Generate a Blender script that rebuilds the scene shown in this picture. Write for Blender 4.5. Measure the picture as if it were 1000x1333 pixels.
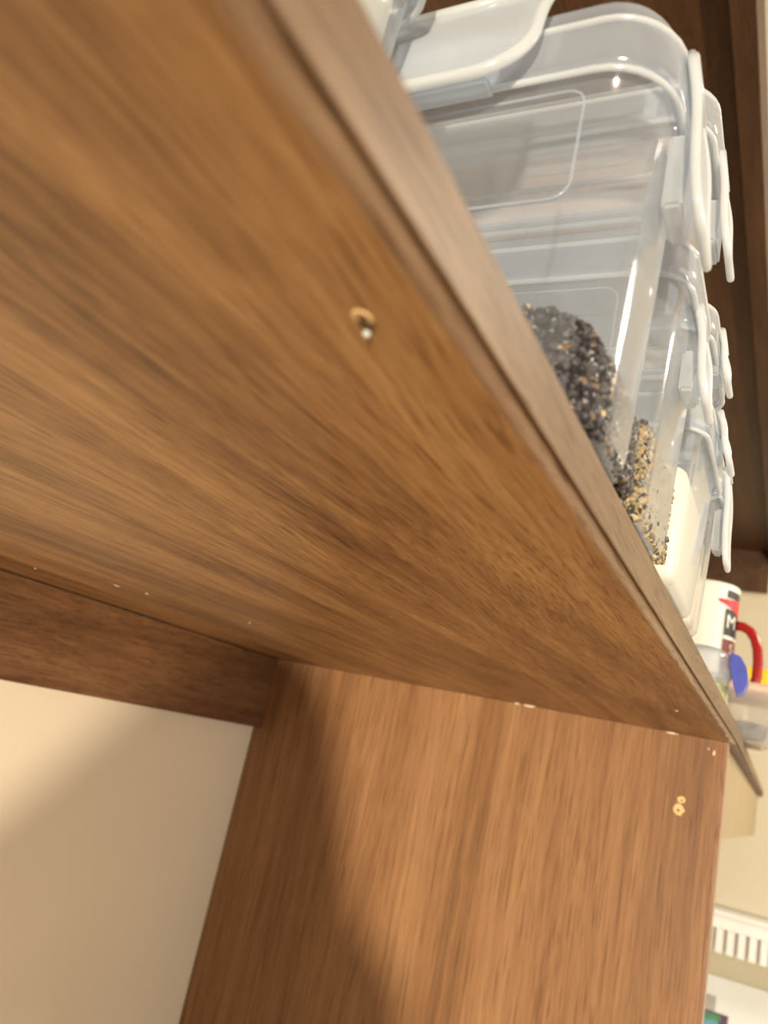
import bpy, bmesh, math, random
from mathutils import Vector, Matrix
random.seed(7)
PI = math.pi
scene = bpy.context.scene
for o in list(bpy.data.objects): bpy.data.objects.remove(o)
COL = scene.collection

# ------------------------------------------------------------------ camera
# x runs along the shelf, y runs to the back wall, z is up; the lens is at the origin
CR = (( 0.428927, -0.878367,  0.210932), ( 0.331885, -0.063941, -0.94115), ( 0.840163, 0.47369, 0.26409))
cam = bpy.data.cameras.new('camera'); cam_o = bpy.data.objects.new('camera', cam); COL.objects.link(cam_o)
M = Matrix.Identity(4)
for i in range(3):
    M[i][0] = CR[0][i]; M[i][1] = -CR[1][i]; M[i][2] = -CR[2][i]
cam_o.matrix_world = M
cam.sensor_fit = 'VERTICAL'; cam.sensor_height = 36.0; cam.sensor_width = 27.0; cam.lens = 27.93
cam.clip_start = 0.005; cam.clip_end = 50
cam.dof.use_dof = True; cam.dof.focus_distance = 0.40; cam.dof.aperture_fstop = 11.0
scene.camera = cam_o

# ------------------------------------------------------------------ world, lights, exposure
world = bpy.data.worlds.new('world'); scene.world = world; world.use_nodes = True
bg = world.node_tree.nodes['Background']; bg.inputs[0].default_value = (0.86, 0.93, 1.0, 1); bg.inputs[1].default_value = 1.0
def area(name, loc, target, sx, sy, power, col):
    l = bpy.data.lights.new(name, 'AREA'); l.shape = 'RECTANGLE'; l.size = sx; l.size_y = sy; l.energy = power; l.color = col
    o = bpy.data.objects.new(name, l); COL.objects.link(o); o.location = loc
    o.rotation_euler = (Vector(target) - Vector(loc)).to_track_quat('-Z', 'Y').to_euler(); return o
area('daylight_through_window', (0.35, -2.2, -0.05), (0.35, 0, -0.05), 1.5, 1.3, 9, (1.0, 0.93, 0.82))
area('overhead_fill', (1.9, -1.7, 1.45), (1.8, -1.4, 0), 0.5, 0.5, 40, (1.0, 0.90, 0.73))  # added area fill from above, brightens the room and containers
kl = bpy.data.lights.new('reading_lamp', 'SPOT'); kl.energy = 540; kl.spot_size = math.radians(48); kl.spot_blend = 0.6; kl.color = (1.0, 0.86, 0.66); kl.shadow_soft_size = 0.07
ko = bpy.data.objects.new('reading_lamp', kl); COL.objects.link(ko); ko.location = (-3.0, -1.2, -0.60); ko.rotation_euler = (Vector((0.9, 0.12, -0.1)) - Vector(ko.location)).to_track_quat('-Z', 'Y').to_euler()
scene.view_settings.view_transform = 'Standard'; scene.view_settings.look = 'None'
scene.view_settings.gamma = 1.0; scene.view_settings.use_curve_mapping = False
scene.view_settings.exposure = 0.62
try:
    scene.cycles.transparent_max_bounces = 40; scene.cycles.max_bounces = 16
except Exception: pass

# ------------------------------------------------------------------ measured sizes (metres)
YF, H, T = 0.05605, 0.0728, 0.018          # shelf front, underside height, visible edge height
YR, ZR, XP, YW, YPF = 0.6778, -0.0279, 0.989, 0.6919, 0.0650
XW, CEIL, FLOOR, YO, XL = 3.12, 1.60, -1.75, -2.3, -3.5
TOP = H + T

# ------------------------------------------------------------------ materials
def nmat(name):
    m = bpy.data.materials.new(name); m.use_nodes = True; m.node_tree.nodes.clear(); return m, m.node_tree
def N(nt, typ, **kw):
    n = nt.nodes.new(typ)
    for k, v in kw.items(): setattr(n, k, v)
    return n
def plain(name, col, rough=0.5, spec=0.5, var=0.0, scale=30.0, metal=0.0, bump=0.0):
    m, nt = nmat(name); out = N(nt, 'ShaderNodeOutputMaterial'); p = N(nt, 'ShaderNodeBsdfPrincipled')
    p.inputs['Roughness'].default_value = rough; p.inputs['Specular IOR Level'].default_value = spec; p.inputs['Metallic'].default_value = metal
    tc = N(nt, 'ShaderNodeTexCoord'); no = N(nt, 'ShaderNodeTexNoise'); no.inputs['Scale'].default_value = scale; no.inputs['Detail'].default_value = 4
    nt.links.new(tc.outputs['Object'], no.inputs['Vector'])
    rp = N(nt, 'ShaderNodeValToRGB')
    rp.color_ramp.elements[0].position = 0.3; rp.color_ramp.elements[1].position = 0.7
    rp.color_ramp.elements[0].color = [c * (1 - var) for c in col[:3]] + [1]; rp.color_ramp.elements[1].color = [min(1, c * (1 + var)) for c in col[:3]] + [1]
    nt.links.new(no.outputs['Fac'], rp.inputs['Fac']); nt.links.new(rp.outputs['Color'], p.inputs['Base Color'])
    if bump:
        b = N(nt, 'ShaderNodeBump'); b.inputs['Strength'].default_value = bump; b.inputs['Distance'].default_value = 0.002
        nt.links.new(no.outputs['Fac'], b.inputs['Height']); nt.links.new(b.outputs['Normal'], p.inputs['Normal'])
    nt.links.new(p.outputs[0], out.inputs[0]); return m

def wood(name, axis, off=(0, 0, 0), dark=(0.105, 0.048, 0.019), mid=(0.280, 0.144, 0.056), light=(0.45, 0.256, 0.108), rough=0.42, freq=1.0, coat=0.0, spread=0.115, al=0.8, spec=0.45, bw=(0.40, 0.36, 0.24)):
    """long-grained laminate; axis = grain direction (0 x, 1 y, 2 z)"""
    m, nt = nmat(name); L = nt.links
    out = N(nt, 'ShaderNodeOutputMaterial'); p = N(nt, 'ShaderNodeBsdfPrincipled'); L.new(p.outputs[0], out.inputs[0])
    tc = N(nt, 'ShaderNodeTexCoord')
    def mapped(along, across, o=(0, 0, 0)):
        mp = N(nt, 'ShaderNodeMapping'); s = [across * freq] * 3; s[axis] = along * al
        mp.inputs['Scale'].default_value = s; mp.inputs['Location'].default_value = [a + b for a, b in zip(off, o)]
        return mp
    # warp
    w = mapped(3.0, 9.0); L.new(tc.outputs['Object'], w.inputs['Vector'])
    wn = N(nt, 'ShaderNodeTexNoise'); wn.inputs['Scale'].default_value = 1.0; wn.inputs['Detail'].default_value = 2; L.new(w.outputs[0], wn.inputs['Vector'])
    sub = N(nt, 'ShaderNodeVectorMath', operation='SUBTRACT'); L.new(wn.outputs['Color'], sub.inputs[0]); sub.inputs[1].default_value = (0.5, 0.5, 0.5)
    sc = N(nt, 'ShaderNodeVectorMath', operation='SCALE'); L.new(sub.outputs[0], sc.inputs[0]); sc.inputs['Scale'].default_value = 0.045
    ad = N(nt, 'ShaderNodeVectorMath', operation='ADD'); L.new(tc.outputs['Object'], ad.inputs[0]); L.new(sc.outputs[0], ad.inputs[1])
    def noise(along, across, detail, o, rough_=0.55, src=ad):
        mp = mapped(along, across, o); L.new(src.outputs[0], mp.inputs['Vector'])
        n = N(nt, 'ShaderNodeTexNoise'); n.inputs['Scale'].default_value = 1.0; n.inputs['Detail'].default_value = detail; n.inputs['Roughness'].default_value = rough_
        L.new(mp.outputs[0], n.inputs['Vector']); return n.outputs['Fac']
    broad = noise(2.6, 15.0, 3, (3, 1, 2)); streak = noise(5.0, 72.0, 6, (7, 5, 1), 0.62); fibre = noise(17.0, 300.0, 6, (1, 9, 4), 0.65)
    pore = noise(42.0, 720.0, 2, (4, 2, 8), 0.5)
    def math_(op, a, b):
        n = N(nt, 'ShaderNodeMath', operation=op)
        for i, v in enumerate((a, b)):
            if isinstance(v, (int, float)): n.inputs[i].default_value = v
            else: L.new(v, n.inputs[i])
        return n.outputs[0]
    fleck = noise(110.0, 360.0, 2, (6, 3, 5), 0.5)
    s = math_('ADD', math_('MULTIPLY', math_('SUBTRACT', fleck, 0.5), 0.10), math_('ADD', math_('MULTIPLY', broad, bw[0]), math_('ADD', math_('MULTIPLY', streak, bw[1]), math_('MULTIPLY', fibre, bw[2]))))
    rp = N(nt, 'ShaderNodeValToRGB'); cr = rp.color_ramp
    cr.elements[0].position = 0.49 - spread; cr.elements[0].color = (*dark, 1)
    cr.elements[1].position = 0.49 + spread; cr.elements[1].color = (*light, 1)
    e = cr.elements.new(0.49); e.color = (*mid, 1)
    L.new(s, rp.inputs['Fac'])
    pr = N(nt, 'ShaderNodeValToRGB'); pr.color_ramp.elements[0].position = 0.35; pr.color_ramp.elements[1].position = 0.46
    pr.color_ramp.elements[0].color = (0.62, 0.56, 0.50, 1); pr.color_ramp.elements[1].color = (1, 1, 1, 1); L.new(pore, pr.inputs['Fac'])
    mx = N(nt, 'ShaderNodeMix', data_type='RGBA', blend_type='MULTIPLY'); mx.inputs[0].default_value = 1.0
    L.new(rp.outputs['Color'], mx.inputs[6]); L.new(pr.outputs['Color'], mx.inputs[7])
    L.new(mx.outputs[2], p.inputs['Base Color'])
    p.inputs['Roughness'].default_value = rough; p.inputs['Specular IOR Level'].default_value = spec
    if coat: p.inputs['Coat Weight'].default_value = coat; p.inputs['Coat Roughness'].default_value = 0.3
    b = N(nt, 'ShaderNodeBump'); b.inputs['Strength'].default_value = 0.25; b.inputs['Distance'].default_value = 0.0002
    L.new(pore, b.inputs['Height']); L.new(b.outputs['Normal'], p.inputs['Normal'])
    return m

def plastic(name, milk, col=(0.86, 0.89, 0.92), tint=(0.95, 0.965, 0.98), rough=0.12, refl=0.8, trans=0.0):
    """thin polypropylene: clear part + milky part + mirror part that grows at grazing angles"""
    m, nt = nmat(name); L = nt.links; out = N(nt, 'ShaderNodeOutputMaterial')
    tr = N(nt, 'ShaderNodeBsdfTransparent'); tr.inputs[0].default_value = (*tint, 1)
    df = N(nt, 'ShaderNodeBsdfDiffuse'); df.inputs[0].default_value = (*col, 1)
    tl = N(nt, 'ShaderNodeBsdfTranslucent'); tl.inputs[0].default_value = (*col, 1)
    mm = N(nt, 'ShaderNodeMixShader'); mm.inputs[0].default_value = 0.45; L.new(df.outputs[0], mm.inputs[1]); L.new(tl.outputs[0], mm.inputs[2])
    m1 = N(nt, 'ShaderNodeMixShader'); L.new(tr.outputs[0], m1.inputs[1]); L.new(mm.outputs[0], m1.inputs[2])
    gl = N(nt, 'ShaderNodeBsdfGlossy'); gl.inputs['Roughness'].default_value = rough
    lw = N(nt, 'ShaderNodeLayerWeight'); lw.inputs[0].default_value = 0.5
    # longer path through the wall at grazing angles: milkier
    pw1 = N(nt, 'ShaderNodeMath', operation='POWER'); L.new(lw.outputs['Facing'], pw1.inputs[0]); pw1.inputs[1].default_value = 3.0
    a1 = N(nt, 'ShaderNodeMath', operation='MULTIPLY_ADD'); L.new(pw1.outputs[0], a1.inputs[0]); a1.inputs[1].default_value = 0.85 * (1 - milk); a1.inputs[2].default_value = milk
    L.new(a1.outputs[0], m1.inputs[0])
    pw = N(nt, 'ShaderNodeMath', operation='POWER'); L.new(lw.outputs['Facing'], pw.inputs[0]); pw.inputs[1].default_value = 4.0
    a2 = N(nt, 'ShaderNodeMath', operation='MULTIPLY_ADD'); L.new(pw.outputs[0], a2.inputs[0]); a2.inputs[1].default_value = refl; a2.inputs[2].default_value = 0.045
    m2 = N(nt, 'ShaderNodeMixShader'); L.new(a2.outputs[0], m2.inputs[0]); L.new(m1.outputs[0], m2.inputs[1]); L.new(gl.outputs[0], m2.inputs[2])
    L.new(m2.outputs[0], out.inputs[0]); return m

MW_UNDER = wood('walnut_laminate_along_shelf', 0, (0.0, 0.3, 0.0))
MW_EDGE = wood('walnut_edge_band', 0, (2.0, 0.7, 0.4), dark=(0.095, 0.052, 0.027), mid=(0.155, 0.092, 0.050), light=(0.225, 0.142, 0.083), rough=0.46, spec=0.32)
MW_PANEL = wood('walnut_laminate_upright', 2, (1.0, 2.2, 0.5), rough=0.42, spread=0.18, al=0.30, bw=(0.36, 0.42, 0.22), dark=(0.13, 0.058, 0.022), mid=(0.30, 0.148, 0.062), light=(0.45, 0.25, 0.118))
MW_RAIL = wood('shade_toned_walnut', 0, (5.0, 1.0, 3.0), dark=(0.075, 0.030, 0.010), mid=(0.145, 0.064, 0.024), light=(0.22, 0.108, 0.045), rough=0.5)  # walnut with shade put into its colours
MW_UPPER = wood('shade_toned_upper_walnut', 0, (8.0, 4.0, 3.0), dark=(0.045, 0.018, 0.006), mid=(0.072, 0.031, 0.011), light=(0.105, 0.050, 0.020), rough=0.5)  # darker still: the dimness under the upper shelf is in the colour
M_WALL = plain('cream_wall_paint', (0.80, 0.70, 0.53), 0.75, 0.3, 0.025, 6, bump=0.02)
M_CEIL = plain('ceiling_paint', (0.82, 0.76, 0.64), 0.8, 0.3, 0.02, 6)
M_DIM = plain('beige_wall_paint', (0.55, 0.45, 0.33), 0.8, 0.3, 0.03, 6)
M_FLOOR = plain('floor_tile', (0.58, 0.45, 0.31), 0.45, 0.5, 0.06, 4)
M_WHITE = plain('white_plastic', (0.84, 0.86, 0.87), 0.35, 0.5, 0.02, 20)
M_WAINS = plain('white_wall_board', (0.80, 0.83, 0.82), 0.5, 0.4, 0.02, 9)
M_CHIP = plain('raw_chipboard', (0.78, 0.56, 0.28), 0.9, 0.2, 0.18, 600)
M_FLECK = plain('pale_fleck', (0.85, 0.70, 0.52), 0.9, 0.2, 0.1, 500)
M_HOLE = plain('hole_shade', (0.10, 0.06, 0.025), 0.9, 0.1, 0.2, 300)  # dark colour standing for the shade inside a hole
M_BODY = plastic('clear_container_plastic', 0.16, col=(0.75, 0.81, 0.89))
M_LID = plastic('frosted_lid_plastic', 0.34, col=(0.72, 0.80, 0.92))
M_CLIP = plastic('milky_clip_plastic', 0.42, col=(0.80, 0.85, 0.91), rough=0.15, refl=0.4)
M_RIM = plastic('milky_rim_plastic', 0.70, col=(0.88, 0.91, 0.93), rough=0.15, refl=0.4)

# ------------------------------------------------------------------ mesh helpers
def add_box(bm, x0, x1, y0, y1, z0, z1):
    v = [bm.verts.new((x, y, z)) for x in (x0, x1) for y in (y0, y1) for z in (z0, z1)]
    for q in ((0, 1, 3, 2), (4, 6, 7, 5), (0, 4, 5, 1), (2, 3, 7, 6), (0, 2, 6, 4), (1, 5, 7, 3)): bm.faces.new([v[i] for i in q])
def obj(name, bm, mat, parent=None, smooth=False, loc=None):
    me = bpy.data.meshes.new(name); bmesh.ops.recalc_face_normals(bm, faces=bm.faces); bm.to_mesh(me); bm.free()
    if mat: me.materials.append(mat)
    if smooth:
        for f in me.polygons: f.use_smooth = True
    o = bpy.data.objects.new(name, me); COL.objects.link(o)
    if loc: o.location = loc
    if parent:
        o.parent = parent
        o.matrix_parent_inverse = Matrix.Translation(-Vector(parent.location)) if parent.type == 'EMPTY' else Matrix.Identity(4)
    return o
def tag(o, label=None, cat=None, group=None, kind=None):
    if label: o['label'] = label
    if cat: o['category'] = cat
    if group: o['group'] = group
    if kind: o['kind'] = kind
    return o
def thing(name, loc, label, cat, group=None):
    o = bpy.data.objects.new(name, None); o.empty_display_size = 0.02; COL.objects.link(o); o.location = loc
    return tag(o, label, cat, group)
def box(name, x0, x1, y0, y1, z0, z1, mat, parent=None, bev=0.0, seg=2):
    bm = bmesh.new(); add_box(bm, x0, x1, y0, y1, z0, z1)
    if bev: bmesh.ops.bevel(bm, geom=bm.edges[:], offset=bev, segments=seg, affect='EDGES', profile=0.5)
    return obj(name, bm, mat, parent)
def extrude_profile(name, prof, x0, x1, mat, parent=None, front=None):
    """prof: (y,z) polygon extruded along x; front(x) shifts y"""
    bm = bmesh.new(); rings = []
    for x in (x0, x1):
        d = front(x) if front else 0
        rings.append([bm.verts.new((x, y + d, z)) for y, z in prof])
    n = len(prof)
    for i in range(n): bm.faces.new((rings[0][i], rings[0][(i + 1) % n], rings[1][(i + 1) % n], rings[1][i]))
    bm.faces.new(rings[0]); bm.faces.new(rings[1][::-1])
    return obj(name, bm, mat, parent)
def rrect(cx, cy, hx, hy, r, seg=8):
    pts = []
    r = min(r, hx - 1e-5, hy - 1e-5)
    for (sx, sy, a0) in ((1, 1, 0), (-1, 1, 90), (-1, -1, 180), (1, -1, 270)):
        for k in range(seg + 1):
            a = math.radians(a0 + 90 * k / seg)
            pts.append((cx + sx * (hx - r) + r * math.cos(a), cy + sy * (hy - r) + r * math.sin(a)))
    return pts
def loft(bm, rings, cap0=True, cap1=True):
    vs = [[bm.verts.new(p) for p in r] for r in rings]
    n = len(vs[0])
    for a, b in zip(vs, vs[1:]):
        for i in range(n): bm.faces.new((a[i], a[(i + 1) % n], b[(i + 1) % n], b[i]))
    if cap0: bm.faces.new(vs[0][::-1])
    if cap1: bm.faces.new(vs[-1])
def tube(bm, path, r, seg=8, caps=True):
    path = [Vector(p) for p in path]; rr = r if isinstance(r, (list, tuple)) else [r] * len(path)
    rings = []; up = None
    for i, p in enumerate(path):
        t = (path[min(i + 1, len(path) - 1)] - path[max(i - 1, 0)]).normalized()
        if up is None:
            up = Vector((0, 0, 1)) if abs(t.z) < 0.9 else Vector((1, 0, 0))
        s = t.cross(up).normalized(); up = s.cross(t).normalized()
        rings.append([p + rr[i] * (math.cos(2 * PI * k / seg) * s + math.sin(2 * PI * k / seg) * up) for k in range(seg)])
    loft(bm, rings, caps, caps)
def lathe(bm, prof, cx, cy, seg=40, cap0=True, cap1=True):
    loft(bm, [[(cx + r * math.cos(2 * PI * k / seg), cy + r * math.sin(2 * PI * k / seg), z) for k in range(seg)] for r, z in prof], cap0, cap1)

# ------------------------------------------------------------------ the room
tag(box('wall_back', XL, XW + 0.1, YW, YW + 0.1, FLOOR, CEIL, M_WALL), kind='structure')
tag(box('wall_right', XW, XW + 0.1, YO, YW, FLOOR, CEIL, plain('side_wall_paint', (0.62, 0.57, 0.44), 0.75, 0.3, 0.025, 6)), kind='structure')
tag(box('wall_left', XL - 0.1, XL, YO, YW + 0.1, FLOOR, CEIL, M_DIM), kind='structure')
tag(box('floor', XL - 0.1, XW + 0.1, YO - 0.1, YW + 0.1, FLOOR - 0.1, FLOOR, M_FLOOR), kind='structure')
tag(box('ceiling', XL - 0.1, XW + 0.1, YO - 0.1, YW + 0.1, CEIL, CEIL + 0.1, M_CEIL), kind='structure')
bm = bmesh.new()   # wall across the room with the window opening the daylight comes through
for (a, b, c, d) in ((XL - 0.1, -0.45, FLOOR, CEIL), (1.15, XW + 0.1, FLOOR, CEIL), (-0.45, 1.15, FLOOR, -0.75), (-0.45, 1.15, 0.65, CEIL)):
    add_box(bm, a, b, YO - 0.1, YO, c, d)
tag(obj('wall_front', bm, M_WALL), kind='structure')
tag(box('trim_1', XW - 0.012, XW, -1.2, YW, FLOOR, -0.505, M_WAINS), kind='structure')

# ------------------------------------------------------------------ shelf unit
def shelf_profiles():
    board = [(YW - 0.001, H), (YF + 0.0060, H), (YF + 0.0060, TOP), (YW - 0.001, TOP)]
    lip = [(YF + 0.00595, H), (YF + 0.0056, H - 0.00010), (YF + 0.0045, H + 0.00010), (YF + 0.0030, H + 0.0008), (YF + 0.0024, H + 0.0024), (YF + 0.0026, TOP), (YF + 0.00595, TOP)]
    strip = [(YF + 0.0025, H + 0.0027), (YF + 0.0014, H + 0.0022), (YF + 0.0003, H + 0.0013), (YF, H + 0.0018), (YF, TOP - 0.0012), (YF + 0.0008, TOP), (YF + 0.0025, TOP)]
    return board, lip, strip
bd, lp, st = shelf_profiles()
unit = thing('shelf_board', (0.0, 0.3, H), 'long brown wood-grain shelf board filling the upper left, seen from below', 'shelf')
extrude_profile('board', bd, -1.9, XP + 0.018, MW_UNDER, unit)
MW_LIP = wood('pale_lipping', 0, (2.0, 3.7, 1.4), dark=(0.22, 0.13, 0.075), mid=(0.33, 0.215, 0.13), light=(0.44, 0.31, 0.20), rough=0.4)  # paler tone than the board beside it
extrude_profile('lipping', lp, -1.9, XP + 0.018, MW_LIP, unit)['label'] = 'pale lipping along the lower front edge'
extrude_profile('edge_strip', st, -1.9, XP + 0.018, MW_EDGE, unit)
far_front = lambda x: 0.0135 * (x - XP)
unit2 = thing('shelf_board', (2.0, 0.3, H), 'far continuation of the shelf past the upright, ending at the cream side wall', 'shelf')
extrude_profile('board', bd, XP + 0.0185, XW - 0.002, MW_RAIL, unit2, far_front)  # dark wood colours in the shade below this stretch
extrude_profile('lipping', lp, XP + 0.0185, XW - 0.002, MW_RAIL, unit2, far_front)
extrude_profile('edge_strip', st, XP + 0.0185, XW - 0.002, MW_EDGE, unit2, far_front)
# apron under the far shelf; its tan has the grazing light mixed in
bm = bmesh.new(); ap = []
for x, zb in ((XP + 0.02, -0.031), (XW - 0.16, -0.053)):
    d = far_front(x); ap.append([bm.verts.new((x, YF + o + d, z)) for o, z in ((0.014, zb), (0.014, H - 0.001), (0.034, H - 0.001), (0.034, zb))])
for k in range(4): bm.faces.new((ap[0][k], ap[0][(k + 1) % 4], ap[1][(k + 1) % 4], ap[1][k]))
bm.faces.new(ap[0]); bm.faces.new(ap[1][::-1])
tag(obj('front_apron', bm, plain('light_washed_laminate', (0.35, 0.265, 0.155), 0.4, 0.5, 0.05, 12)), 'wooden apron board, light-washed to tan, under the far end of the shelf', 'board')

up = thing('upright_panel', (XP, 0.35, FLOOR), 'brown wood-grain upright side panel holding up the shelf', 'panel')
pz1 = H - 0.0004
box('panel', XP, XP + 0.018, YPF + 0.005, YW - 0.001, FLOOR, pz1, MW_PANEL, up)
box('edge_strip', XP - 0.0002, XP + 0.0182, YPF, YPF + 0.005, FLOOR, pz1, wood('walnut_upright_edge_band', 2, (3.0, 1.0, 0.2), dark=(0.20, 0.10, 0.055), mid=(0.32, 0.18, 0.105), light=(0.42, 0.26, 0.16), rough=0.3), up, 0.0006, 3)
tag(box('back_rail', -1.9, XP - 0.0005, YR, YR + 0.0135, ZR, H - 0.0016, MW_RAIL, None, 0.0005, 1), 'brown rail board, shade-toned dark, under the back of the shelf above cream wall', 'rail')

def flake(name, parent, c, nrm, r, mat, seg=9, jit=0.35, stretch=(1, 1), lift=0.00012):
    """irregular little chip lying on a face"""
    bm = bmesh.new(); nrm = Vector(nrm); a = nrm.orthogonal().normalized(); b = nrm.cross(a)
    if abs(nrm.z) > 0.5: a, b = Vector((1, 0, 0)), Vector((0, 1, 0))
    if abs(nrm.x) > 0.5: a, b = Vector((0, 1, 0)), Vector((0, 0, 1))
    c = Vector(c); top = []; bot = []
    for k in range(seg):
        t = 2 * PI * k / seg; rr = r * (1 + jit * (random.random() - 0.5))
        p = c + a * math.cos(t) * rr * stretch[0] + b * math.sin(t) * rr * stretch[1]
        bot.append(bm.verts.new(p)); top.append(bm.verts.new(p * 1.0 + (c - p) * 0.12 + nrm * lift))
    for k in range(seg): bm.faces.new((bot[k], bot[(k + 1) % seg], top[(k + 1) % seg], top[k]))
    bm.faces.new(top)
    return obj(name, bm, mat, parent)
# drilled hole, its shade a flat dark disc, with a white pin
hx, hy = 0.1118, 0.0764
bm = bmesh.new(); prof = [(0.0021, 0.00002), (0.0017, -0.00035), (0.0013, -0.0002), (0.0012, 0.0006)]
lathe(bm, [(r, H + z) for r, z in prof], hx, hy, 16, False, False)
for vv in bm.verts: vv.co.x = hx + (vv.co.x - hx) * 1.25 - 0.0006
obj('chipped_hole_rim', bm, M_CHIP, unit, True)['label'] = 'pale chipped rim of a drilled hole'
flake('screw_hole_shade', unit, (hx + 0.0015, hy + 0.0003, H), (0, 0, -1), 0.0013, M_HOLE, 14, 0.1, (1.9, 1.0), lift=0.0005)
bm = bmesh.new(); tube(bm, [(hx + 0.0036, hy + 0.0012, H + 0.0002), (hx + 0.0038, hy + 0.0012, H - 0.0005), (hx + 0.0040, hy + 0.0012, H - 0.0010), (hx + 0.0040, hy + 0.0012, H - 0.0014)], [0.0005, 0.0006, 0.0008, 0.0003], 10)
obj('screw_tip', bm, plain('white_screw_tip', (0.66, 0.72, 0.68), 0.4), unit, True)['label'] = 'small white screw tip'
# chips on the upright
flake('chip', up, (XP, 0.1095, -0.0092), (-1, 0, 0), 0.0062, M_CHIP, 12, 0.3, (1, 1.0), 0.0004)['label'] = 'pale chip around a screw hole'
flake('chip', up, (XP, 0.1074, 0.0017), (-1, 0, 0), 0.0044, M_CHIP, 11, 0.3, (1, 0.95), 0.0004)
flake('screw_hole_shade', up, (XP - 0.0004, 0.1093, -0.0097), (-1, 0, 0), 0.0014, M_HOLE, 9, 0.2, lift=0.0001)
flake('screw_hole_shade', up, (XP - 0.0004, 0.1068, 0.0010), (-1, 0, 0), 0.0010, M_HOLE, 9, 0.2, lift=0.0001)
for (y, z, r, sy, sz) in ((0.079, 0.0585, 0.0024, 0.5, 1.3), (0.295, 0.0722, 0.0045, 1.6, 0.35), (0.310, 0.0722, 0.0025, 1.5, 0.4), (0.125, 0.0715, 0.004, 1.8, 0.3), (0.085, 0.062, 0.0012, 0.5, 1.2)):
    flake('fleck', up, (XP, y, z), (-1, 0, 0), r, M_FLECK, 8, 0.5, (sy, sz), 0.0003)
for (x, y, r, sx, sy) in ((0.74, 0.0915, 0.003, 1.5, 0.4), (0.905, 0.0625, 0.003, 1.2, 0.5), (0.962, 0.0618, 0.004, 2.2, 0.4), (0.50, 0.525, 0.0022, 1.6, 0.7), (0.52, 0.508, 0.002, 1.4, 0.7), (0.47, 0.595, 0.0012, 1, 1), (0.61, 0.46, 0.0014, 1, 1), (0.80, 0.0618, 0.0016, 1.5, 0.5)):
    flake('fleck', unit, (x, y, H), (0, 0, -1), r, M_FLECK, 8, 0.5, (sx, sy), 0.0003)

# upper shelf
us = thing('upper_shelf', (1.2, 0.4, 0.93), 'brown upper shelf, shade-toned dark, overhead behind the stacked containers', 'shelf')
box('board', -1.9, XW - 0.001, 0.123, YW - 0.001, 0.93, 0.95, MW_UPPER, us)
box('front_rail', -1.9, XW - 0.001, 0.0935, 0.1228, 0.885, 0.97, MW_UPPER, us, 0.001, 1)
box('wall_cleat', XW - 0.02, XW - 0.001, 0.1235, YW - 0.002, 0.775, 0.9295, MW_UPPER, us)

# ------------------------------------------------------------------ storage containers
def clip(parent, face, c, width, z_top, z_bot, out0, flare, rim=0.0016):
    """snap flap. face 'x' looks to -x, face 'y' looks to -y; c = centre along the face, out0 = plane it hangs from"""
    def P(u, z, o):
        return (out0 - o, c + u, z) if face == 'x' else (c + u, out0 - o, z)
    h = z_top - z_bot
    def offs(t): return flare * (0.28 * math.sin(min(1, t * 2.2) * PI / 2) + 0.72 * t ** 1.35) + 0.0004 * math.sin(t * PI * 2)
    rc = min(width * 0.28, h * 0.42)
    def halfw(t):
        d = (1 - t) * h
        w = width / 2
        if d < rc: w -= rc - math.sqrt(max(0, rc * rc - (rc - d) ** 2))
        if t < 0.12: w *= 0.9 + 0.1 * t / 0.12
        return w
    nz, nu = 22, 10; th = 0.0011
    bm = bmesh.new(); ly = []
    ts = [1 - (1 - k / nz) ** 1.5 for k in range(nz + 1)]
    for side in (0, th):
        g = []
        for t in ts:
            w = halfw(min(t, 0.9995)); g.append([bm.verts.new(P(w * (2 * i / nu - 1), z_top - t * h, offs(t) + side)) for i in range(nu + 1)])
        ly.append(g)
    for g in ly:
        for a, b in zip(g, g[1:]):
            for i in range(nu): bm.faces.new((a[i], a[i + 1], b[i + 1], b[i]))
    a, b = ly
    for k in range(nz):
        for i in (0, nu): bm.faces.new((a[k][i], b[k][i], b[k + 1][i], a[k + 1][i]))
    for k in (0, nz):
        for i in range(nu): bm.faces.new((a[k][i], b[k][i], b[k][i + 1], a[k][i + 1]))
    f = obj('clip_flap', bm, M_CLIP, parent, True)
    # thick moulded rim round the flap
    path = []
    for t in ts: path.append(P(-halfw(min(t, 0.9995)), z_top - t * h, offs(t) + th / 2))
    for i in range(1, nu): path.append(P(halfw(0.9995) * (2 * i / nu - 1), z_bot, offs(1) + th / 2))
    for t in reversed(ts): path.append(P(halfw(min(t, 0.9995)), z_top - t * h, offs(t) + th / 2))
    bm = bmesh.new(); tube(bm, path, rim, 8); obj('clip_rim', bm, M_RIM, f, True)
    # hinge bar on the lid and catch on the body
    bm = bmesh.new(); tube(bm, [P(-width * 0.42, z_top, 0.0008), P(width * 0.42, z_top, 0.0008)], 0.0022, 8); obj('clip_hinge', bm, M_RIM, f, True)
    bm = bmesh.new(); z1 = z_top - h * 0.42; z0 = z_top - h * 0.86
    rr = [P(-width * 0.3, z0, -0.004), P(width * 0.3, z0, flare * 0.35)]
    x0, x1 = sorted((rr[0][0], rr[1][0])); y0, y1 = sorted((rr[0][1], rr[1][1]))
    add_box(bm, x0, x1, y0, y1, z0, z1); bmesh.ops.bevel(bm, geom=bm.edges[:], offset=0.0012, segments=2, affect='EDGES'); obj('clip_catch', bm, M_CLIP, parent)

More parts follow.
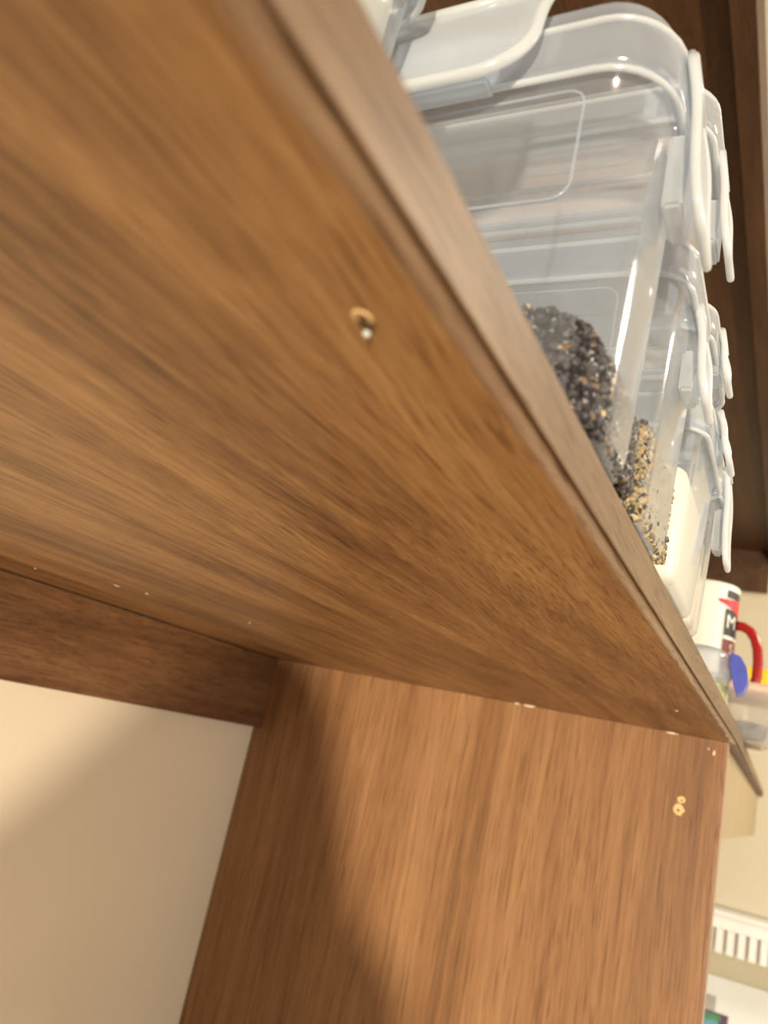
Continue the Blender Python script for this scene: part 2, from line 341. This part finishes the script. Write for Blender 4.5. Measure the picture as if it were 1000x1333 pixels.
def container(name, label, x0, x1, y0, y1, z0, ztop, lid_h=0.024, taper=0.0035, r=0.012, lip=0.0045, clips=(), group='clip-lid storage containers on the shelf', embossed=True):
    cx, cy, hx, hy = (x0 + x1) / 2, (y0 + y1) / 2, (x1 - x0) / 2, (y1 - y0) / 2
    t = thing(name, (cx, cy, z0), label, 'container', group)
    zl = ztop - lid_h
    R = lambda z, ins, rr: [(px, py, z) for px, py in rrect(cx, cy, hx - ins, hy - ins, rr)]
    rb = 0.007
    rings = [R(z0 + 0.0006, taper + rb, max(0.004, r - rb)), R(z0 + 0.0008, taper + rb * 0.6, r - rb * 0.5), R(z0 + 0.0022, taper + rb * 0.22, r), R(z0 + 0.0045, taper + rb * 0.05, r), R(z0 + 0.008, taper, r)]
    for k in range(1, 5): rings.append(R(z0 + 0.008 + (zl - z0 - 0.013) * k / 4, taper * (1 - k / 4), r + 0.002 * k / 4))
    rings += [R(zl - 0.004, -0.0015, r + 0.003), R(zl - 0.0005, -0.0018, r + 0.003)]
    bm = bmesh.new(); loft(bm, rings, True, False); obj('body', bm, M_BODY, t, True)
    bm = bmesh.new()   # bead under the lid
    bead = R(zl - 0.0035, -0.0022, r + 0.003); tube(bm, bead + [bead[0]], 0.0009, 6, False); obj('body_rim', bm, M_LID, t, True)
    L_ = lip
    rings = [R(zl - 0.006, -L_ + 0.0014, r + 0.004), R(zl - 0.0065, -L_, r + 0.005), R(zl, -L_ - 0.0002, r + 0.005), R(zl + lid_h * 0.38, -L_, r + 0.005), R(zl + lid_h * 0.48, -L_ + 0.0012, r + 0.005),
             R(zl + lid_h * 0.55, -L_ + 0.004, r + 0.003), R(zl + lid_h * 0.85, -L_ + 0.0052, r + 0.003), R(zl + lid_h * 0.97, -L_ + 0.0075, r + 0.001), R(zl + lid_h, -L_ + 0.012, r - 0.002), R(zl + lid_h - 0.0004, -L_ + 0.0175, r * 0.6), R(zl + lid_h - 0.004, -L_ + 0.020, r * 0.5)]
    bm = bmesh.new(); loft(bm, rings, False, True); lid = obj('lid', bm, M_LID, t, True)
    bm = bmesh.new(); bead = R(zl - 0.0063, -L_ + 0.0006, r + 0.005); tube(bm, bead + [bead[0]], 0.0012, 6, False); obj('lid_rim', bm, M_RIM, lid, True)
    bm = bmesh.new(); bead = R(zl + lid_h * 0.46, -L_ + 0.0006, r + 0.005); tube(bm, bead + [bead[0]], 0.0011, 6, False); obj('lid_ridge', bm, M_RIM, lid, True)
    if embossed:   # moulded frame line on the near face
        e0, e1 = y0 + 0.022, y1 - 0.02; a, b = z0 + (zl - z0) * 0.60, zl - 0.009; xx = x0 - 0.0001
        bm = bmesh.new(); pts = [(xx + 0.0004, y, z) for y, z in rrect((e0 + e1) / 2, (a + b) / 2, (e1 - e0) / 2, (b - a) / 2, 0.006, 4)]
        tube(bm, pts + [pts[0]], 0.0005, 5, False); obj('embossed_frame', bm, M_LID, t, True)
    for c in clips: clip(t, *c)
    return t

def grains(name, label, x0, x1, y0, y1, z0, surf, n, sizes, mats, weights, core_mat, cat='seeds', r=0.008, elong=1.35):
    """a heap of separate seeds round a dark core; surf(x,y) = top height"""
    bm = bmesh.new()
    ico = bmesh.new(); bmesh.ops.create_icosphere(ico, subdivisions=1, radius=1.0)
    iv = [v.co.copy() for v in ico.verts]; fi = [[v.index for v in f.verts] for f in ico.faces]; ico.free()
    V = []; F = []; MI = []
    def seed(c):
        s = random.choice(sizes) * (0.85 + 0.3 * random.random())
        q = Matrix.Rotation(random.random() * 6.28, 3, Vector((random.gauss(0, 1), random.gauss(0, 1), random.gauss(0, 1) + 1e-3)).normalized())
        sc = Vector((s * elong, s, s * 0.8)); b = len(V); mi = random.choices(range(len(mats)), weights)[0]
        for v in iv: V.append(Vector(c) + q @ Vector((v.x * sc.x, v.y * sc.y, v.z * sc.z)))
        for f in fi: F.append([b + i for i in f]); MI.append(mi)
    inside = lambda x, y: True
    for k in range(n):
        w = random.random()
        if w < 0.40: x = x0 + abs(random.gauss(0, 0.0012)); y = random.uniform(y0, y1); z = random.uniform(z0, surf(x, y))
        elif w < 0.72: y = y0 + abs(random.gauss(0, 0.0012)); x = random.uniform(x0, x1); z = random.uniform(z0, surf(x, y))
        elif w < 0.93: x = random.uniform(x0, x1); y = random.uniform(y0, y1); z = surf(x, y) - abs(random.gauss(0, 0.0010))
        else: y = random.uniform(y0, y1); x = random.uniform(x0, x1); z = z0
        # rounded vertical corner
        ax, ay = x0 + r - x, y0 + r - y
        if ax > 0 and ay > 0 and ax * ax + ay * ay > r * r:
            d = math.hypot(ax, ay); x = x0 + r - ax / d * r; y = y0 + r - ay / d * r
        seed((x, y, z))
    me = bpy.data.meshes.new(name)
    # core
    nv = len(V); g = 8; base = []
    ins = 0.0018
    for i in range(g + 1):
        for j in range(g + 1):
            x = x0 + ins + (x1 - x0 - 2 * ins) * i / g; y = y0 + ins + (y1 - y0 - 2 * ins) * j / g
            V.append(Vector((x, y, max(z0 + 0.0005, surf(x, y) - 0.0018))))
    for i in range(g):
        for j in range(g):
            a = nv + i * (g + 1) + j; F.append([a, a + 1, a + g + 2, a + g + 1]); MI.append(len(mats))
    nb = len(V)
    def skirt(idx):
        b = len(V)
        for i in idx: V.append(Vector((V[i].x, V[i].y, z0)))
        for k in range(len(idx) - 1): F.append([idx[k], idx[k + 1], b + k + 1, b + k]); MI.append(len(mats))
    q = g + 1
    skirt([nv + j for j in range(q)]); skirt([nv + i * q for i in range(q)]); skirt([nv + g * q + j for j in range(q)]); skirt([nv + i * q + g for i in range(q)])
    me.from_pydata([tuple(v) for v in V], [], F)
    for m_ in mats: me.materials.append(m_)
    me.materials.append(core_mat)
    me.polygons.foreach_set('material_index', MI); me.update()
    o = bpy.data.objects.new(name, me); COL.objects.link(o)
    return tag(o, label, cat, kind='stuff')

def powder(name, label, x0, x1, y0, y1, z0, z1, mat, r=0.010, cat='flour', dip=0.003):
    cx, cy, hx, hy = (x0 + x1) / 2, (y0 + y1) / 2, (x1 - x0) / 2, (y1 - y0) / 2
    R = lambda z, ins: [(px, py, z + (0.0015 * math.sin(px * 90 + py * 60) if z > (z0 + z1) / 2 else 0)) for px, py in rrect(cx, cy, hx - ins, hy - ins, r, 6)]
    bm = bmesh.new(); loft(bm, [R(z0, 0.007), R(z0 + 0.002, 0.002), R(z0 + 0.006, 0.001), R(z1 - 0.002, 0), R(z1, 0.002), R(z1 - dip, 0.015), R(z1 - dip * 1.3, 0.03 if hx > 0.035 else hx - 0.005)])
    return tag(obj(name, bm, mat, None, True), label, cat, kind='stuff')

Z1 = TOP + 0.0002
C1 = container('storage_container', 'tall clear container of black seeds nearest the camera, with frosted lid', 0.196, 0.262, 0.0500, 0.190, Z1, 0.2475, lid_h=0.030, r=0.018,
    clips=(('x', 0.126, 0.078, 0.2475, 0.2030, 0.1905, 0.013, 0.0022), ('y', 0.230, 0.036, 0.2330, 0.1690, 0.0452, 0.0085)))
M_SD = [plain('black_seed', (0.028, 0.026, 0.030), 0.35, 0.5, 0.3, 900), plain('grey_seed', (0.085, 0.078, 0.080), 0.4, 0.5, 0.2, 900), plain('brown_seed', (0.20, 0.13, 0.075), 0.5, 0.4, 0.2, 900), plain('pale_seed', (0.62, 0.46, 0.28), 0.5, 0.4, 0.2, 900)]
M_CORE = plain('seed_core_dark', (0.03, 0.026, 0.026), 0.9, 0.1, 0.2, 500)
M_MIX = [plain('tan_seed', (0.36, 0.27, 0.15), 0.5, 0.4, 0.2, 900), plain('olive_seed', (0.20, 0.17, 0.10), 0.5, 0.4, 0.2, 900), plain('dark_mixed_seed', (0.06, 0.052, 0.045), 0.5, 0.4, 0.2, 900), plain('straw_seed', (0.52, 0.42, 0.25), 0.5, 0.4, 0.15, 900)]
M_CORE2 = plain('mixed_core', (0.16, 0.13, 0.08), 0.9, 0.1, 0.2, 500)
grains('black_seeds', 'heap of small black seeds in the nearest clear container', 0.2010, 0.2575, 0.0550, 0.184, Z1 + 0.003,
       lambda x, y: 0.1145 + 0.0165 * (1 - math.exp(-max(0, y - 0.054) / 0.007)) + 0.0010 * math.sin(x * 300 + y * 210), 6500, (0.0013, 0.0015, 0.0017), M_SD, (66, 28, 5, 2), M_CORE)
C2 = container('storage_container', 'clear container of mixed tan seeds, lower one of the stack behind the black seeds', 0.2715, 0.348, 0.0500, 0.190, Z1, 0.2148, lid_h=0.021,
    clips=(('y', 0.310, 0.030, 0.1900, 0.1490, 0.0465, 0.0065),))
grains('mixed_seeds', 'tan and dark mixed seeds in the lower container of the second stack', 0.2765, 0.3430, 0.0550, 0.184, Z1 + 0.003,
       lambda x, y: 0.128 + 0.0015 * math.sin(x * 260 + y * 200), 8000, (0.0011, 0.0014, 0.0016), M_MIX, (40, 30, 34, 10), M_CORE2, elong=1.7)
C2b = container('storage_container', 'clear container of pinkish flour on top of the mixed seed container', 0.2695, 0.349, 0.0490, 0.190, 0.2152, 0.2860, lid_h=0.022,
    clips=(('y', 0.310, 0.030, 0.2660, 0.2170, 0.0452, 0.0072),))
M_PINK = plain('pinkish_flour', (0.74, 0.56, 0.45), 0.9, 0.1, 0.06, 120, bump=0.1)
powder('pinkish_flour', 'pinkish flour filling the upper container of the second stack', 0.2732, 0.3455, 0.0525, 0.186, 0.2185, 0.258, M_PINK)
C3 = container('storage_container', 'wide clear container of white flour standing on the shelf, third from the camera', 0.362, 0.457, 0.0495, 0.190, Z1, 0.1930, lid_h=0.021,
    clips=(('y', 0.410, 0.030, 0.1910, 0.1655, 0.0455, 0.0068),))
M_FLR = plain('white_flour', (0.86, 0.81, 0.68), 0.95, 0.1, 0.05, 250, bump=0.15)
powder('white_flour', 'white flour filling the wide container, third from the camera', 0.3665, 0.4525, 0.0540, 0.186, Z1 + 0.003, 0.1515, M_FLR)
C3b = container('storage_container', 'small clear container stacked on the white flour container', 0.366, 0.457, 0.0530, 0.190, 0.1933, 0.2470, lid_h=0.020,
    clips=(('y', 0.410, 0.030, 0.2385, 0.2110, 0.0490, 0.0055),))
powder('cream_flour', 'cream flour in the small container on the white flour container', 0.370, 0.453, 0.0570, 0.186, 0.1965, 0.2150, plain('cream_flour', (0.80, 0.70, 0.52), 0.95, 0.1, 0.05, 200))
C4 = container('storage_container', 'clear container furthest along the shelf, behind the white flour', 0.461, 0.5085, 0.0510, 0.190, Z1, 0.1980, lid_h=0.020,
    clips=(('y', 0.485, 0.026, 0.1910, 0.1340, 0.0468, 0.0045),))
powder('oat_flour', 'pale oat flour in the container furthest along the shelf', 0.4655, 0.5040, 0.0560, 0.186, Z1 + 0.003, 0.150, plain('oat_flour', (0.66, 0.56, 0.42), 0.95, 0.1, 0.08, 200))
C0 = container('storage_container', 'cream filled container at the top edge, left of the black seeds', 0.100, 0.172, 0.1240, 0.250, Z1, 0.2600, lid_h=0.024, embossed=False)
powder('cream_powder', 'cream powder filling the container at the top edge', 0.1045, 0.1675, 0.1285, 0.246, Z1 + 0.003, 0.228, plain('cream_powder', (0.80, 0.76, 0.66), 0.95, 0.1, 0.03, 200))

# ------------------------------------------------------------------ far end of the shelf
# translucent jar with a blue clasp
j = thing('plastic_jar', (0.90, 0.088, Z1), 'small translucent jar with a blue clasp beside the white canister', 'jar')
jx, jy = 0.90, 0.094
bm = bmesh.new(); lathe(bm, [(0.020, Z1), (0.0275, Z1 + 0.001), (0.030, Z1 + 0.004), (0.0305, Z1 + 0.035), (0.029, Z1 + 0.040)], jx, jy, 40, True, False); obj('body', bm, plastic('jar_plastic', 0.16, col=(0.80, 0.84, 0.78)), j, True)
bm = bmesh.new(); lathe(bm, [(0.0315, Z1 + 0.036), (0.032, Z1 + 0.046), (0.029, Z1 + 0.049), (0.0285, Z1 + 0.058), (0.026, Z1 + 0.064), (0.020, Z1 + 0.067), (0.010, Z1 + 0.068)], jx, jy, 40, False, True); obj('lid', bm, M_LID, j, True)
bm = bmesh.new(); lathe(bm, [(0.022, Z1 + 0.002), (0.0285, Z1 + 0.004), (0.029, Z1 + 0.030), (0.020, Z1 + 0.031)], jx, jy, 32); tag(obj('green_lentils', bm, plain('green_lentils', (0.50, 0.48, 0.17), 0.8, 0.3, 0.35, 260, bump=0.3), None, True), 'yellow green grains inside the small jar with blue clasp', 'grains', kind='stuff')
M_BLUE = plain('blue_clasp', (0.075, 0.10, 0.50), 0.35, 0.5, 0.1, 60)
bm = bmesh.new()
prof = [(0.000, 0.064), (0.010, 0.061), (0.0165, 0.050), (0.0185, 0.036), (0.0150, 0.026), (0.0085, 0.022), (0.0055, 0.030), (0.0035, 0.042), (0.0005, 0.050)]
a0, a1 = [], []
for (o_, z) in prof:
    a0.append(bm.verts.new((jx - 0.016, jy - 0.0295 - o_, Z1 + z))); a1.append(bm.verts.new((jx + 0.014, jy - 0.0295 - o_, Z1 + z)))
n = len(prof)
for k in range(n): bm.faces.new((a0[k], a0[(k + 1) % n], a1[(k + 1) % n], a1[k]))
bm.faces.new(a0); bm.faces.new(a1[::-1]); bmesh.ops.bevel(bm, geom=bm.edges[:], offset=0.001, segments=2, affect='EDGES')
obj('clasp', bm, M_BLUE, j)['label'] = 'blue plastic clasp'

# white canister with red handle
KX, KY, KR = 1.33, 0.140, 0.048; KH = 0.332
c = thing('canister', (KX, KY, Z1), 'white canister with red handle and black and red label', 'canister')
M_CAN = plain('white_glaze', (0.86, 0.84, 0.78), 0.25, 0.5, 0.02, 30)
bm = bmesh.new(); lathe(bm, [(0.040, Z1), (0.0425, Z1 + 0.003), (0.044, Z1 + 0.06), (0.0465, Z1 + 0.18), (0.0485, KH - 0.012), (0.0495, KH - 0.003), (0.0485, KH), (0.046, KH - 0.002), (0.045, KH - 0.03), (0.042, Z1 + 0.02)], KX, KY, 48); obj('body', bm, M_CAN, c, True)
hp = []
for (yy, z) in ((0.092, 0.274), (0.082, 0.2735), (0.072, 0.268), (0.064, 0.256), (0.0595, 0.240), (0.0575, 0.222), (0.0575, 0.200), (0.061, 0.182), (0.070, 0.170), (0.084, 0.163), (0.094, 0.161)): hp.append((KX - 0.005, yy, z))
bm = bmesh.new(); tube(bm, hp, 0.0074, 12); obj('handle', bm, plain('red_handle', (0.34, 0.012, 0.010), 0.25, 0.5, 0.05, 30), c, True)['label'] = 'glossy red handle'
def cyl_patch(name, a0, a1, zs, rad, mat, parent):
    """curved printed patch; a in degrees measured from -x towards -y; zs = list of (z at left, z at right) bottom,top"""
    bm = bmesh.new(); (b0, b1), (t0, t1) = zs; n = 10; lo = []; hi = []
    for k in range(n + 1):
        t = k / n; a = math.radians(a0 + (a1 - a0) * t)
        x, y = KX - rad * math.cos(a), KY - rad * math.sin(a)
        lo.append(bm.verts.new((x, y, b0 + (b1 - b0) * t))); hi.append(bm.verts.new((x, y, t0 + (t1 - t0) * t)))
    for k in range(n): bm.faces.new((lo[k], lo[k + 1], hi[k + 1], hi[k]))
    return obj(name, bm, mat, parent)
M_BLK = plain('label_black', (0.02, 0.022, 0.026), 0.4); M_RED = plain('label_red', (0.75, 0.03, 0.05), 0.4); M_MAR = plain('label_maroon', (0.16, 0.03, 0.035), 0.4); M_LW = plain('label_white', (0.80, 0.80, 0.78), 0.4)
cyl_patch('label_black', 44, 95, ((0.310, 0.310), (0.3225, 0.3225)), 0.0489, M_BLK, c)
cyl_patch('label_ribbon', 28, 95, ((0.302, 0.284), (0.306, 0.312)), 0.0491, M_RED, c)
cyl_patch('label_panel', 44, 95, ((0.252, 0.252), (0.293, 0.293)), 0.0484, M_BLK, c)
cyl_patch('label_stripe', 44, 95, ((0.247, 0.247), (0.2515, 0.2515)), 0.0484, M_LW, c)
cyl_patch('label_maroon', 44, 95, ((0.170, 0.170), (0.2465, 0.2465)), 0.0481, M_MAR, c)
def cyl_text(txt, ang, z, size, rad, mat, parent):
    cu = bpy.data.curves.new('lettering', 'FONT'); cu.body = txt; cu.size = size; cu.align_x = 'CENTER'
    to = bpy.data.objects.new('lettering_tmp', cu); COL.objects.link(to); dg = bpy.context.evaluated_depsgraph_get(); dg.update()
    me = bpy.data.meshes.new_from_object(to.evaluated_get(dg)); bpy.data.objects.remove(to)
    for v in me.vertices:
        a = math.radians(ang) + v.co.x / rad; v.co = (KX - rad * math.cos(a), KY - rad * math.sin(a), z + v.co.y)
    me.materials.clear(); me.materials.append(mat)
    o = bpy.data.objects.new('lettering', me); COL.objects.link(o); o.parent = parent; o.matrix_parent_inverse = Matrix.Translation(-Vector(parent.location)); return o
cyl_text('M', 60, 0.264, 0.030, 0.0489, M_LW, c)
cyl_text('S', 66, 0.226, 0.022, 0.0486, M_LW, c)

# tub with pink lid
tb = thing('food_tub', (1.22, 0.06, Z1), 'clear tub with pale pink lid at the far end of the shelf', 'tub')
def rr3(cx, cy, hx, hy, r, z): return [(x, y, z) for x, y in rrect(cx, cy, hx, hy, r, 6)]
tcx, tcy = 1.220, 0.052
bm = bmesh.new(); loft(bm, [rr3(tcx, tcy + 0.010, 0.070, 0.022, 0.010, Z1 + 0.0005), rr3(tcx, tcy + 0.009, 0.075, 0.027, 0.012, Z1 + 0.003), rr3(tcx, tcy, 0.081, 0.035, 0.014, Z1 + 0.066)], True, False); obj('body', bm, plastic('tub_plastic', 0.42, col=(0.78, 0.76, 0.72)), tb, True)
bm = bmesh.new(); loft(bm, [rr3(tcx, tcy, 0.084, 0.038, 0.016, Z1 + 0.062), rr3(tcx, tcy, 0.085, 0.039, 0.016, Z1 + 0.066), rr3(tcx, tcy, 0.085, 0.039, 0.016, Z1 + 0.072), rr3(tcx, tcy, 0.082, 0.036, 0.014, Z1 + 0.0735)], True, True); obj('lid', bm, plain('pale_pink_lid', (0.72, 0.52, 0.42), 0.4, 0.5, 0.04, 30), tb, True)
bm = bmesh.new(); loft(bm, [rr3(tcx, tcy + 0.010, 0.066, 0.018, 0.009, Z1 + 0.003), rr3(tcx, tcy + 0.009, 0.071, 0.023, 0.010, Z1 + 0.005), rr3(tcx, tcy + 0.007, 0.073, 0.026, 0.010, Z1 + 0.022), rr3(tcx, tcy + 0.007, 0.050, 0.012, 0.008, Z1 + 0.026)]); tag(obj('dark_beans', bm, plain('dark_beans', (0.16, 0.17, 0.20), 0.6, 0.4, 0.75, 110, bump=0.4), None, True), 'dark grey beans at the bottom of the pink lidded tub', 'beans', kind='stuff')
# yellow packet behind
tag(box('cream_carton', 1.60, 1.74, 0.085, 0.200, Z1, 0.216, plain('cream_card', (0.70, 0.60, 0.42), 0.6, 0.3, 0.04, 30), None, 0.002, 2), 'plain cream carton under the yellow box, mostly hidden behind the tub', 'carton')
tag(box('yellow_box', 1.60, 1.70, 0.050, 0.190, 0.2162, 0.258, plain('yellow_card', (0.85, 0.62, 0.01), 0.4, 0.5, 0.04, 30), None, 0.003, 2), 'bright yellow box behind the red handle', 'box')

# slotted white tray on the side wall
v = thing('slotted_tray', (XW - 0.06, -0.05, -0.41), 'white plastic slotted tray fixed to the side wall below the shelf', 'tray')
vx0, vx1, vy0, vy1 = XW - 0.115, XW - 0.001, -0.36, 0.34
box('top_lip', vx0 - 0.008, vx1, vy0, vy1, -0.312, -0.300, M_WHITE, v, 0.002)
box('band', vx0, vx1, vy0 + 0.004, vy1 - 0.004, -0.352, -0.3125, M_WHITE, v, 0.001, 1)
box('back_plate', vx0 + 0.02, vx1, vy0 + 0.004, vy1 - 0.004, -0.418, -0.3525, plain('tray_back', (0.55, 0.50, 0.40), 0.6), v)
sl = bmesh.new(); add_box(sl, vx0, vx0 + 0.019, -0.0105, 0.0105, -0.422, -0.3525); bmesh.ops.bevel(sl, geom=sl.edges[:], offset=0.001, segments=1, affect='EDGES')
s0 = obj('slat', sl, M_WHITE, v)
ys = [vy0 + 0.02 + 0.032 * k for k in range(21)]
s0.location = (0, ys[0], 0)
for y in ys[1:]:
    s = s0.copy(); COL.objects.link(s); s.location = (0, y, 0)
# low cabinet with a book, at the bottom edge
lc = thing('low_cabinet', (2.9, 0.1, FLOOR), 'white low cabinet by the side wall, under the slotted tray', 'cabinet')
box('body', 2.72, XW - 0.013, -0.3, 0.5, FLOOR, -0.78, M_WAINS, lc, 0.003)
box('top', 2.70, XW - 0.0125, -0.32, 0.52, -0.7795, -0.755, M_WHITE, lc, 0.003)
bk = thing('standing_book', (2.9, 0.17, -0.755), 'teal and purple book with green top edge at the bottom right', 'book')
box('cover', 2.860, 2.89, 0.122, 0.24, -0.7545, -0.565, plain('purple_cover', (0.10, 0.035, 0.12), 0.4), bk, 0.001, 1)
box('picture', 2.8592, 2.8599, 0.146, 0.238, -0.7535, -0.582, plain('teal_picture', (0.12, 0.36, 0.46), 0.5, 0.4, 0.2, 40), bk)
box('top_band', 2.8590, 2.8598, 0.140, 0.238, -0.5815, -0.566, plain('green_band', (0.06, 0.24, 0.10), 0.5, 0.4, 0.2, 40), bk)

# ------------------------------------------------------------------ unseen person behind the lens, added to cast the wall and panel shadow
def skin_body(name, verts, edges, radii, mat, root, levels=2):
    me = bpy.data.meshes.new(name); me.from_pydata(verts, edges, []); me.materials.append(mat)
    o = bpy.data.objects.new(name, me); COL.objects.link(o)
    sk = o.modifiers.new('skin', 'SKIN'); sk.use_smooth_shade = True
    if not me.skin_vertices: 
        bm = bmesh.new(); bm.from_mesh(me); bm.verts.layers.skin.verify(); bm.to_mesh(me); bm.free()
    for i, r in enumerate(radii):
        d = me.skin_vertices[0].data[i]; d.radius = r if isinstance(r, tuple) else (r, r); d.use_root = (i == root)
    sb = o.modifiers.new('subd', 'SUBSURF'); sb.levels = levels; sb.render_levels = levels
    dg = bpy.context.evaluated_depsgraph_get(); dg.update(); m2 = bpy.data.meshes.new_from_object(o.evaluated_get(dg))
    m2.name = name; bpy.data.objects.remove(o); r = bpy.data.objects.new(name, m2); COL.objects.link(r)
    for f in m2.polygons: f.use_smooth = True
    return r
PX, PY = -0.37, 0.045; zf = FLOOR
V, E, RAD = [], [], []
def J(p, r, prev=None):
    V.append(p); RAD.append(r)
    if prev is not None: E.append((prev, len(V) - 1))
    return len(V) - 1
pel = J((PX - 0.02, PY, zf + 0.86), (0.155, 0.11)); wst = J((PX - 0.02, PY, zf + 1.02), (0.135, 0.10), pel); chs = J((PX - 0.02, PY, zf + 1.20), (0.155, 0.11), wst)
nb = J((PX - 0.01, PY, zf + 1.345), (0.085, 0.075), chs); nk = J((PX, PY, zf + 1.375), 0.055, nb); hd0 = J((PX + 0.015, PY, zf + 1.425), (0.058, 0.070), nk); hd1 = J((PX + 0.012, PY, zf + 1.49), (0.064, 0.088), hd0); hd2 = J((PX + 0.005, PY, zf + 1.545), (0.048, 0.066), hd1)
J((PX + 0.112, PY, zf + 1.455), 0.012, hd1)                       # nose
for s in (-1, 1): J((PX, PY + s * 0.068, zf + 1.47), 0.012, hd1)  # ears
for s in (-1, 1):
    hip = J((PX - 0.02, PY + s * 0.09, zf + 0.78), 0.088, pel); kn = J((PX + 0.01, PY + s * 0.10, zf + 0.46), 0.06, hip); an = J((PX - 0.02, PY + s * 0.105, zf + 0.09), 0.042, kn); J((PX + 0.12, PY + s * 0.115, zf + 0.04), 0.036, an)
for s in (-1, 1):   # arms hanging relaxed, hands slightly curled
    sh = J((PX - 0.01, PY + s * 0.165, zf + 1.35), 0.058, nb); el = J((PX - 0.03, PY + s * 0.215, zf + 1.04), 0.043, sh); wr = J((PX + 0.02, PY + s * 0.225, zf + 0.81), 0.027, el)
    pm = J((PX + 0.03, PY + s * 0.222, zf + 0.74), (0.016, 0.036), wr)
    for k, (dx, ln) in enumerate(((0.030, 0.9), (0.010, 1.0), (-0.010, 0.95), (-0.028, 0.75))):
        a = J((PX + 0.03 + dx, PY + s * 0.220, zf + 0.70), 0.0088, pm); b = J((PX + 0.034 + dx, PY + s * 0.214, zf + 0.70 - 0.035 * ln), 0.0082, a); J((PX + 0.034 + dx, PY + s * 0.200, zf + 0.70 - 0.062 * ln), 0.007, b)
    t1 = J((PX + 0.072, PY + s * 0.208, zf + 0.745), 0.010, pm); J((PX + 0.080, PY + s * 0.200, zf + 0.712), 0.0085, t1)
person = skin_body('person', V, E, RAD, plain('dark_sweater', (0.07, 0.07, 0.085), 0.9, 0.2, 0.1, 60), pel)
tag(person, 'unseen person in dark clothes, added behind the viewpoint to cast a shadow', 'person')
skin = plain('skin', (0.55, 0.34, 0.24), 0.55, 0.4, 0.05, 40); person.data.materials.append(skin)
for f in person.data.polygons:
    if f.center.z > zf + 1.385 and abs(f.center.y - PY) < 0.10 or f.center.z < zf + 0.80 and abs(f.center.y - PY) > 0.18: f.material_index = 1
bm = bmesh.new()   # shoulder-length hair, widened to shape the cast shadow, open at the face
rings = []
for (z, hw, hd, xo) in ((1.607, 0.016, 0.02, 0), (1.598, 0.036, 0.05, 0), (1.570, 0.062, 0.080, 0), (1.535, 0.080, 0.094, -0.005), (1.50, 0.099, 0.096, -0.010), (1.46, 0.122, 0.092, -0.022), (1.42, 0.146, 0.084, -0.035), (1.38, 0.170, 0.074, -0.048), (1.33, 0.182, 0.060, -0.06)):
    ring = []
    for k in range(29):
        a = math.radians((38 if z < 1.54 else 3) + (284 if z < 1.54 else 354) * k / 28)
        ring.append(bm.verts.new((PX + xo + hd * math.cos(a), PY + hw * math.sin(a), zf + z)))
    rings.append(ring)
for a, b in zip(rings, rings[1:]):
    for k in range(28): bm.faces.new((a[k], a[k + 1], b[k + 1], b[k]))
bm.faces.new(rings[0])
bmesh.ops.solidify(bm, geom=bm.faces[:], thickness=0.006)
obj('hair', bm, plain('dark_hair', (0.03, 0.022, 0.016), 0.6), person, True)
